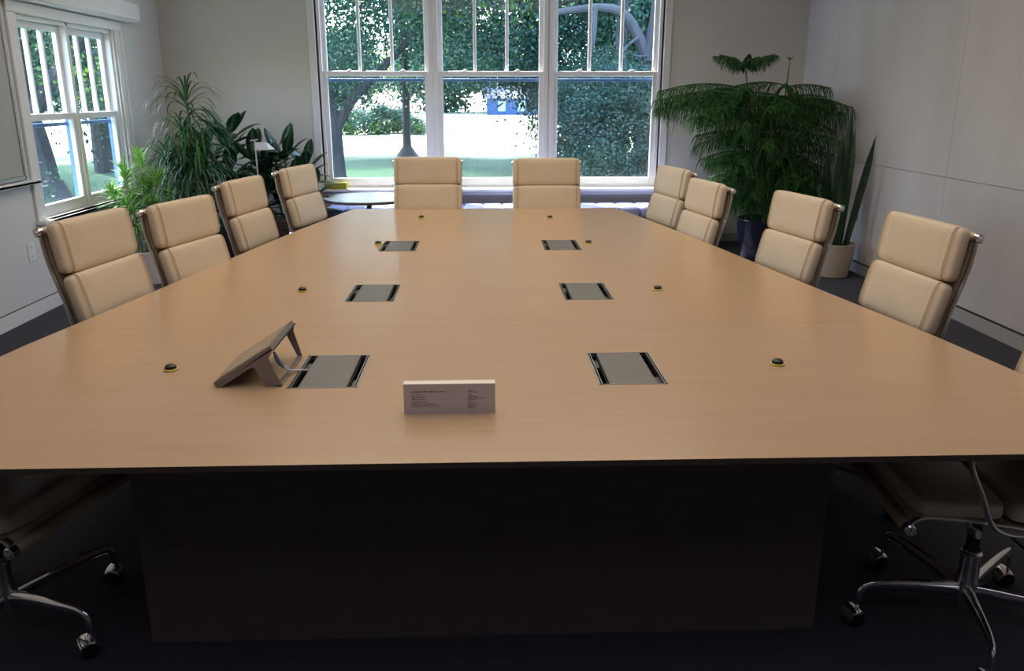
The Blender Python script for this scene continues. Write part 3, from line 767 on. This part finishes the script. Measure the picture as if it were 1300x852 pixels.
# tall thin-leaved dracaena
dracaena('thin_leaved_dracaena', (-2.62, 7.55, 0), 'tall dracaena with long thin drooping leaves behind the left chairs', (.14, .18, .30),
    [(.0, 0, .06, .0, 1.52, .8), (-.03, .03, -.02, .08, 1.22, 1.1), (.04, -.02, .16, -.04, 1.12, 1.1), (-.02, -.04, -.14, -.05, 1.0, 1), (.03, .03, .10, .12, .98, 1), (.0, -.05, .02, -.14, .92, 1)],
    .44, .016, 'draco', 95, 3.0, .009, el=(-5, 78), spread=.45, nseg=8, potm='pot_brown', bounds=BND)
def broad(name, loc, label, heads, L, W, potargs, potm='pot_brown'):
    root = empty(name, loc); tag(root, label, 'plant'); pot(root, *potargs, potm); h = potargs[2]
    tr = MB(); fo = MB()
    for (x, y, z, n) in heads:
        tr.tube(smooth_path([(x*.2, y*.2, h-.05), (x*.6, y*.6, h+(z-h)*.5), (x, y, z)], 3), .010, 6)
        for k in range(n):
            t = k/n; az = k*2.4 + rnd.uniform(-.3, .3); e = R(5 + 75*t**1.2 + rnd.uniform(-10, 10)); l = L*rnd.uniform(.8, 1.1)
            zz = z - .16*(1-t)
            while l > .1 and (loc[0]+x+cos(az)*(l+.07)*cos(e) < BND[0] or loc[1]+y+sin(az)*(l+.07)*cos(e) > BND[1]): l *= .85
            fo.leaf((x, y, zz), az, e, l, W*rnd.uniform(.85, 1.15)*l/L, 1.15*rnd.uniform(.7, 1.2), 7, .28, petiole=.06*l/L, wprof=lambda t: max(.03, sin(pi*t**.85)**.75))
    tr.build('stems', 'greenstem', root); fo.build('foliage', 'aglao', root, angle=None)
broad('broad_leaved_aglaonema', (-2.42, 8.20, 0), 'bushy dark aglaonema with broad leaves in the back left corner',
      [(0, 0, 1.18, 13), (-.28, .05, .98, 12), (.22, -.05, .98, 12), (.05, -.2, .86, 12), (-.2, -.22, .80, 12), (.30, .15, .84, 12), (-.38, -.12, .66, 10), (.1, -.25, .62, 12), (-.05, .2, 1.02, 10), (.35, -.15, .66, 10), (.02, -.05, .5, 10)], .33, .125, (.16, .20, .30))
broad('glossy_aglaonema', (-1.93, 8.32, 0), 'smaller dark aglaonema with broad leaves beside the back window frame',
      [(0, 0, .98, 12), (.20, .02, .88, 12), (-.15, -.08, .88, 12), (.10, -.2, .70, 12), (-.12, .1, 1.02, 10), (.24, -.14, .62, 12), (-.2, -.2, .6, 12), (.0, -.1, .48, 10)], .29, .115, (.14, .17, .28))
# low brown planter under the corner plants
root = empty('brown_planter', (-1.94, 7.80, 0)); tag(root, 'low dark brown box planter on the floor below the corner plants', 'planter')
mb = MB(); mb.bbox((-.30, -.16, 0), (.30, .14, .42), .008); mb.build('box_body', 'pot_brown', root)
mb = MB(); mb.bbox((-.31, -.17, .36), (.31, .15, .44), .004); mb.build('rim', 'pot_brown', root)
# card on a thin white stake
root = empty('plant_stake', (-2.09, 7.90, .40)); tag(root, 'thin white stake topped by a folded white card among the plants', 'stake')
mb = MB(); mb.tube([(0, 0, 0), (-.01, 0, .755)], .007, 8); mb.build('rod', 'pot_white', root)
mb = MB(); mb.add([(-.02, -.0, .66), (.105, .0, .662), (.075, .11, .725), (-.045, .11, .725), (.15, .09, .66)], [(0, 1, 2, 3), (1, 4, 2)]); mb.add([(-.02, .0, .657), (.105, 0, .659), (.075, .11, .722), (-.045, .11, .722)], [(3, 2, 1, 0)])
mb.tube([(-.05, 0, .745), (.02, 0, .755)], .006, 6)
mb.build('card', 'pot_white', root, smooth=False)

# ------------------------------------------------------------------ outdoors
GZ = -.30
m, nt, b, out_ = new_mat('lawn')
tc = N(nt, 'ShaderNodeTexCoord'); sp = N(nt, 'ShaderNodeSeparateXYZ'); nt.links.new(tc.outputs['Object'], sp.inputs[0])
n1 = N(nt, 'ShaderNodeTexNoise', Scale=.35, Detail=5.0); nt.links.new(tc.outputs['Object'], n1.inputs['Vector'])
n2 = N(nt, 'ShaderNodeTexNoise', Scale=9.0, Detail=5.0); nt.links.new(tc.outputs['Object'], n2.inputs['Vector'])
md = N(nt, 'ShaderNodeMath', operation='MULTIPLY_ADD'); md.inputs[1].default_value = 8.0; nt.links.new(n1.outputs['Fac'], md.inputs[0]); nt.links.new(sp.outputs[1], md.inputs[2])
mr = N(nt, 'ShaderNodeMapRange'); mr.inputs['From Min'].default_value = 29; mr.inputs['From Max'].default_value = 33; nt.links.new(md.outputs[0], mr.inputs['Value'])  # blend follows the edge between tree shade and sunlit grass
shade_green = N(nt, 'ShaderNodeValToRGB'); shade_green.color_ramp.elements[0].color = (.003, .035, .012, 1); shade_green.color_ramp.elements[1].color = (.012, .10, .035, 1); nt.links.new(n2.outputs['Fac'], shade_green.inputs[0])  # grass green, deepened to carry the tree shade
glare_pale = N(nt, 'ShaderNodeValToRGB'); glare_pale.color_ramp.elements[0].color = (.45, .50, .28, 1); glare_pale.color_ramp.elements[1].color = (.68, .68, .46, 1); nt.links.new(n2.outputs['Fac'], glare_pale.inputs[0])  # paler grass standing in for the glare of sun on the field
mx = N(nt, 'ShaderNodeMix', data_type='RGBA'); nt.links.new(mr.outputs[0], mx.inputs[0]); nt.links.new(shade_green.outputs[0], mx.inputs[6]); nt.links.new(glare_pale.outputs[0], mx.inputs[7])
nt.links.new(mx.outputs[2], b.inputs['Base Color']); b.inputs['Roughness'].default_value = .95
M['grass'] = m
mb = MB(); n = 40
for i in range(n+1):
    for j in range(n+1):
        x = -90 + 180*i/n; y = -8 + 150*(j/n)**1.5
        z = GZ + (.0 if y < 40 else (y-40)*.012)
        mb.v.append((x, y, z))
for i in range(n):
    for j in range(n):
        mb.f.append((i*(n+1)+j, (i+1)*(n+1)+j, (i+1)*(n+1)+j+1, i*(n+1)+j+1)); mb.m.append(0); mb.uv.append(None)
struct(mb.build('ground', 'grass'), 'lawn running out to a field painted pale for sun glare')

def crown_mesh(name, seed, rx, ry, rz, nleaf, size, mats, nclu=70, sig=.35, flat=0.0):
    r = random.Random(seed); mb = MB()
    cl = []
    while len(cl) < nclu:
        p = Vector((r.uniform(-1, 1), r.uniform(-1, 1), r.uniform(-1, 1)))
        if .25 < p.length < 1: cl.append((Vector((p.x*rx, p.y*ry, p.z*rz)), r.choice([0, 0, 0, 0, 1, 1, 1, 1, 2] if len(mats) > 2 else [0])))
    for k in range(nleaf):
        c, mi = r.choice(cl)
        p = c + Vector((r.gauss(0, sig), r.gauss(0, sig), r.gauss(0, sig*.75)))
        a = r.uniform(0, 2*pi); e = R(r.uniform(-75, 15)); d = Vector((cos(a)*cos(e), sin(a)*cos(e), sin(e)))
        s_ = d.cross(Vector((r.uniform(-1, 1), r.uniform(-1, 1), r.uniform(-1, 1)))).normalized()
        L = size*r.uniform(.7, 1.3); w = L*.34
        mb.add([p, p + d*L*.45 + s_*w, p + d*L, p + d*L*.45 - s_*w], [(0, 1, 2, 3)], mi if r.random() < .85 else r.randrange(2))
    o = mb.build(name, mats, smooth=False); me = o.data; bpy.data.objects.remove(o); return me
LM = ['tree_leaf', 'tree_leaf_blue', 'tree_leaf_lime']
CR = {
 'near': crown_mesh('crown_near', 1, 5.5, 4.0, 3.2, 44000, .078, LM, 170, .42),
 'mid': crown_mesh('crown_mid', 2, 4.2, 4.0, 3.6, 22000, .11, LM, 90, .40),
 'bush': crown_mesh('crown_bush', 3, 1.9, 1.6, 2.0, 24000, .080, ['tree_leaf_blue', 'tree_leaf', 'tree_leaf_blue'], 90, .26),
 'airy': crown_mesh('crown_airy', 8, 5.0, 4.0, 3.0, 22000, .085, LM, 90, .42),
 'far': crown_mesh('crown_far', 4, 6.0, 5.0, 6.0, 15000, .50, ['tree_leaf', 'tree_leaf_blue', 'tree_leaf_blue'], 90, .8),
 'shrub': crown_mesh('crown_shrub', 5, 1.6, .9, .8, 5000, .14, ['tree_leaf_blue', 'tree_leaf', 'tree_leaf_lime'], 40, .22),
}
def tree(loc, label, crowns, trunk=None, group=None, name='tree', bark='bark', limbs=()):
    root = empty(name, loc); tag(root, label, 'tree' if name == 'tree' else 'shrub', group)
    if trunk:
        mb = MB()
        for pts, rad in trunk: 
            p = smooth_path(pts, 4); k = len(p)
            rr = [rad[0] + (rad[1]-rad[0])*min(1, (i/(k-1))**.6) for i in range(k)]
            mb.tube(p, rr, 10)
        mb.build('trunk', bark, root)
    for key, off_, sc, rz in crowns:
        c = bpy.data.objects.new('crown', CR[key]); COL.objects.link(c); c.parent = root
        c.location = off_; c.scale = sc if hasattr(sc, '__len__') else (sc,)*3; c.rotation_euler = (0, 0, rz)
    return root
FK = 1.0
tree((-3.05, 18.0, GZ), 'dark forked tree on the lawn seen through the left back window',
     [('near', (-.6, -.3, 5.0), 1.0, .3), ('near', (1.8, .6, 5.6), .9, 2.0), ('mid', (-.5, 0, 8.5), 1.0, 0)],
     [([(0, 0, 0), (-.03, 0, .7), (-.06, 0, 1.3), (-.2, 0, 2.2), (-.3, 0, 4)], (.15, .14)), ([(-.06, 0, 1.1), (.35, .0, 1.75), (.9, .1, 2.3), (1.8, .2, 3.2)], (.13, .06)), ([(-.06, 0, 1.1), (-.4, 0, 1.7), (-.9, .1, 2.4), (-1.6, .2, 3.4)], (.13, .06)), ([(0, 0, -.05), (0, 0, .25)], (.2, .14))])
tree((-2.40, 27.1, GZ), 'slender straight tree on the lawn behind the forked one',
     [('mid', (0, 0, 5.4), 1.0, 1.0), ('near', (1.5, .8, 6.5), 1.0, 2.4)],
     [([(0, 0, 0), (0, 0, 1.0), (.02, 0, 2.4), (0, 0, 5)], (.15, .11)), ([(0, 0, -.05), (0, 0, .3)], (.50, .14))])
tree((2.3, 21.0, GZ), 'leafy tree hanging over the lawn in the middle back window',
     [('near', (-1.6, -1.0, 5.2), 1.0, 1.2), ('mid', (-.5, 1.0, 7.6), 1.1, .5), ('bush', (-.35, -2, 2.3), (.6, .5, 1.0), 0)],
     [([(1.6, 0, 0), (1.6, 0, 1.5), (1.4, 0, 4)], (.2, .12))])
tree((3.05, 15.2, GZ), 'large old grey tree with bent boughs behind the right back window',
     [('near', (1.9, 5.6, 7.0), .9, 1.9), ('mid', (.3, 5.6, 4.2), .9, 2.2)],
     [([(-.58, 0, 0), (-.55, 0, 1.6), (-.62, 0, 2.9), (-.5, 0, 5)], (.12, .09)), ([(-.12, -.4, 0), (-.15, -.4, 2.0), (-.42, -.4, 2.85), (-.85, -.4, 3.25), (-1.75, -.3, 3.2)], (.19, .055)), ([(-.15, -.4, 2.4), (-.02, -.4, 3.4), (0, -.3, 5.5)], (.2, .14)),
      ([(-1.15, -.4, 3.25), (-1.17, -.5, 2.8), (-1.24, -.5, 2.4), (-1.3, -.5, 2.15)], (.06, .035)), ([(-.4, -.5, 2.8), (-.7, -.7, 2.55), (-.55, -.7, 2.3)], (.03, .012)), ([(-.2, -.5, 2.5), (-.5, -.6, 2.5), (-.8, -.6, 2.75)], (.03, .01))], bark='bark_grey')
tree((2.6, 14.1, GZ), 'dense leafy bush filling the lower right back window, paler side left',
     [('bush', (0, 0, 1.05), (.72, .7, .62), 0), ('bush', (-.5, .3, 1.8), (.35, .5, .4), 2)], None, name='shrub')
tree((3.7, 14.9, GZ), 'dark bush beside the old grey tree trunk',
     [('bush', (0, 0, 1.0), (.7, .5, .65), 1.2)], None, name='shrub')
tree((5.2, 19.5, GZ), 'tall dense tree behind the bushes on the right',
     [('mid', (0, 0, 3.4), 1.0, .2), ('mid', (1.5, 1, 7.5), 1.2, 1.2)], [([(0, 0, 0), (0, 0, 5)], (.3, .2))])
# seen through the left window
tree((-7.8, 15.1, GZ), 'stout dark tree outside the left window with flaring trunk',
     [('airy', (0, .5, 4.2), 1.0, .7), ('airy', (1.5, -1.0, 5.8), .9, 2.0), ('airy', (-2, 2.5, 4.6), 1.0, 2.9)],
     [([(0, 0, 0), (-.05, 0, .9), (-.2, 0, 2.0), (-.3, 0, 4)], (.36, .22)), ([(0, 0, -.05), (0, 0, .4)], (.6, .34)), ([(-.1, 0, 1.4), (.6, 0, 2.3), (1.5, 0, 3.2)], (.18, .1))])
tree((-6.3, 9.9, GZ), 'leafy shrub right outside the left window', [('bush', (0, 0, .55), (.55, .5, .42), .5)], None, name='shrub')
tree((-9.5, 21.5, GZ), 'tree with low drooping leaves farther out beyond the left window', [('airy', (0, 0, 4.6), 1.0, 1.4), ('airy', (-3.5, 1, 5.8), 1.1, .4)], [([(0, 0, 0), (0, 0, 5)], (.25, .18))])
tree((-19, 26, GZ), 'broad tree at the far left of the lawn', [('airy', (0, 0, 5.2), 1.2, 1.4)], [([(0, 0, 0), (0, 0, 5)], (.25, .18))])
for i, (x, y, s_) in enumerate([(-6.4, 42, .8), (-4.7, 43, .9), (-3.3, 42, .55), (-8.6, 44, .8)]):
    tree((x, y, GZ), ['round blue-green shrub at the field edge behind the forked tree', 'widest blue-green shrub at the lawn edge between the two trunks', 'small shrub at the lawn edge right by the slender trunk', 'low shrub at the lawn edge left of the forked trunk'][i], [('shrub', (0, 0, .75*s_), s_, i)], None, name='shrub', group='shrubs at the field edge')
far_lab = 'dark distant tree in the line beyond the bright field'
for i, x in enumerate((-62, -51, -41, -31, -22, -13, -4, 3, 17, 26, 36, 47)):
    y = 74 + (i*37 % 11); s_ = .62 + (i*13 % 5)*.07
    tree((x, y, GZ+.4), far_lab, [('far', (0, 0, 6.2*s_), s_, i*1.3)], [([(0, 0, 0), (0, 0, 6)], (.5, .35))], group='trees beyond the field')
for i, (x, y) in enumerate(((-9.5, 33), (4.5, 32), (10, 27), (-15, 36))):
    tree((x, y, GZ), ['tall tree standing behind the slender lawn tree', 'tall tree at the sunny right end of the lawn', 'tree filling the gap behind the right window', 'tall tree behind the forked tree to the left'][i], [('mid', (0, 0, 7.8 if i != 2 else 4), (1.25, 1.2, 1.2), i), ('mid', (0, 0, 12.2), 1.2, i+1)], [([(0, 0, 0), (0, 0, 7)], (.22, .16))])
# blue house at the far side of the field
hs = empty('house', (3.6, 70, GZ+.35)); tag(hs, 'blue sided house glimpsed across the bright field', 'house')
mb = MB(); mb.box((-3.2, 0, 0), (3.0, 6, 1.3)); mb.build('walls', 'house', hs)
mb = MB(); mb.add([(-3.6, -.4, 1.3), (3.4, -.4, 1.3), (3.4, 6.4, 1.3), (-3.6, 6.4, 1.3), (-3.6, 3, 2.3), (3.4, 3, 2.3)], [(0, 1, 5, 4), (2, 3, 4, 5), (0, 4, 3), (1, 2, 5)]); mb.build('roof', 'house_roof', hs, smooth=False)
for x in (-2.0, -.4, 1.6):
    mb = MB(); mb.box((x-.3, -.06, .3), (x+.3, .0, 1.1)); mb.build('window', 'house_win', hs)

# ------------------------------------------------------------------ light, sky, camera
W = bpy.data.worlds.new('World'); S.world = W; W.use_nodes = True
nt = W.node_tree; bg = nt.nodes['Background']
sky = nt.nodes.new('ShaderNodeTexSky'); sky.sky_type = 'NISHITA'; sky.sun_disc = False; sky.sun_elevation = R(58); sky.sun_rotation = R(-37); sky.air_density = 1.0; sky.dust_density = 1.5
nt.links.new(sky.outputs[0], bg.inputs[0]); bg.inputs[1].default_value = 2.0
def light(name, kind, loc, energy, col=(1, 1, 1), size=1, size_y=None, direction=(0, 0, -1)):
    l = bpy.data.lights.new(name, kind); l.energy = energy; l.color = col
    if kind == 'AREA': l.shape = 'RECTANGLE'; l.size = size; l.size_y = size_y or size
    if kind == 'SUN': l.angle = size
    o = bpy.data.objects.new(name, l); COL.objects.link(o); o.location = loc
    o.rotation_euler = Vector(direction).to_track_quat('-Z', 'Y').to_euler()
    return o
el = R(58); az = Vector((.60, -.80, 0))
light('sun', 'SUN', (-10, 30, 30), 16.0, (1, .95, .86), R(.6), direction=(az.x*cos(el), az.y*cos(el), -sin(el)))
# soft ceiling lighting over the table, plus an added front fill
light('ceiling_and_fill_light', 'AREA', (0, 4.4, ZC-.02), 70, (1, .84, .66), 3.6, 5.0)
light('ceiling_and_fill_light', 'AREA', (0, .6, ZC-.02), 18, (.84, .84, 1), 3.6, 2.5)  # added cool fill to lift the chair bottoms and under-table
# window daylight helpers are the windows themselves (portals speed up sky sampling)
for nm, loc, sx, sy, d in (('window_portal', (.1, YB+.35, 1.75), 3.5, 2.3, (0, -1, 0)), ('window_portal', (XL-.35, 7.08, 1.37), 1.6, 1.45, (1, 0, 0))):
    o = light(nm, 'AREA', loc, 1, (1, 1, 1), sx, sy, d); o.data.cycles.is_portal = True

H = 1.54; FPX = 1050.0; pitch = atan(304/1050.0); yaw = atan(38/hypot(1050.0, 304))
cd = bpy.data.cameras.new('camera'); cam = bpy.data.objects.new('camera', cd); COL.objects.link(cam)
cd.sensor_width = 36; cd.lens = FPX/1300*36; cd.sensor_fit = 'HORIZONTAL'; cd.clip_end = 500; cd.clip_start = .05
cam.location = (0, 0, H); cam.rotation_euler = (pi/2 - pitch, 0, -yaw)
S.camera = cam
S.view_settings.view_transform = 'Standard'; S.view_settings.look = 'None'; S.view_settings.exposure = 0.5
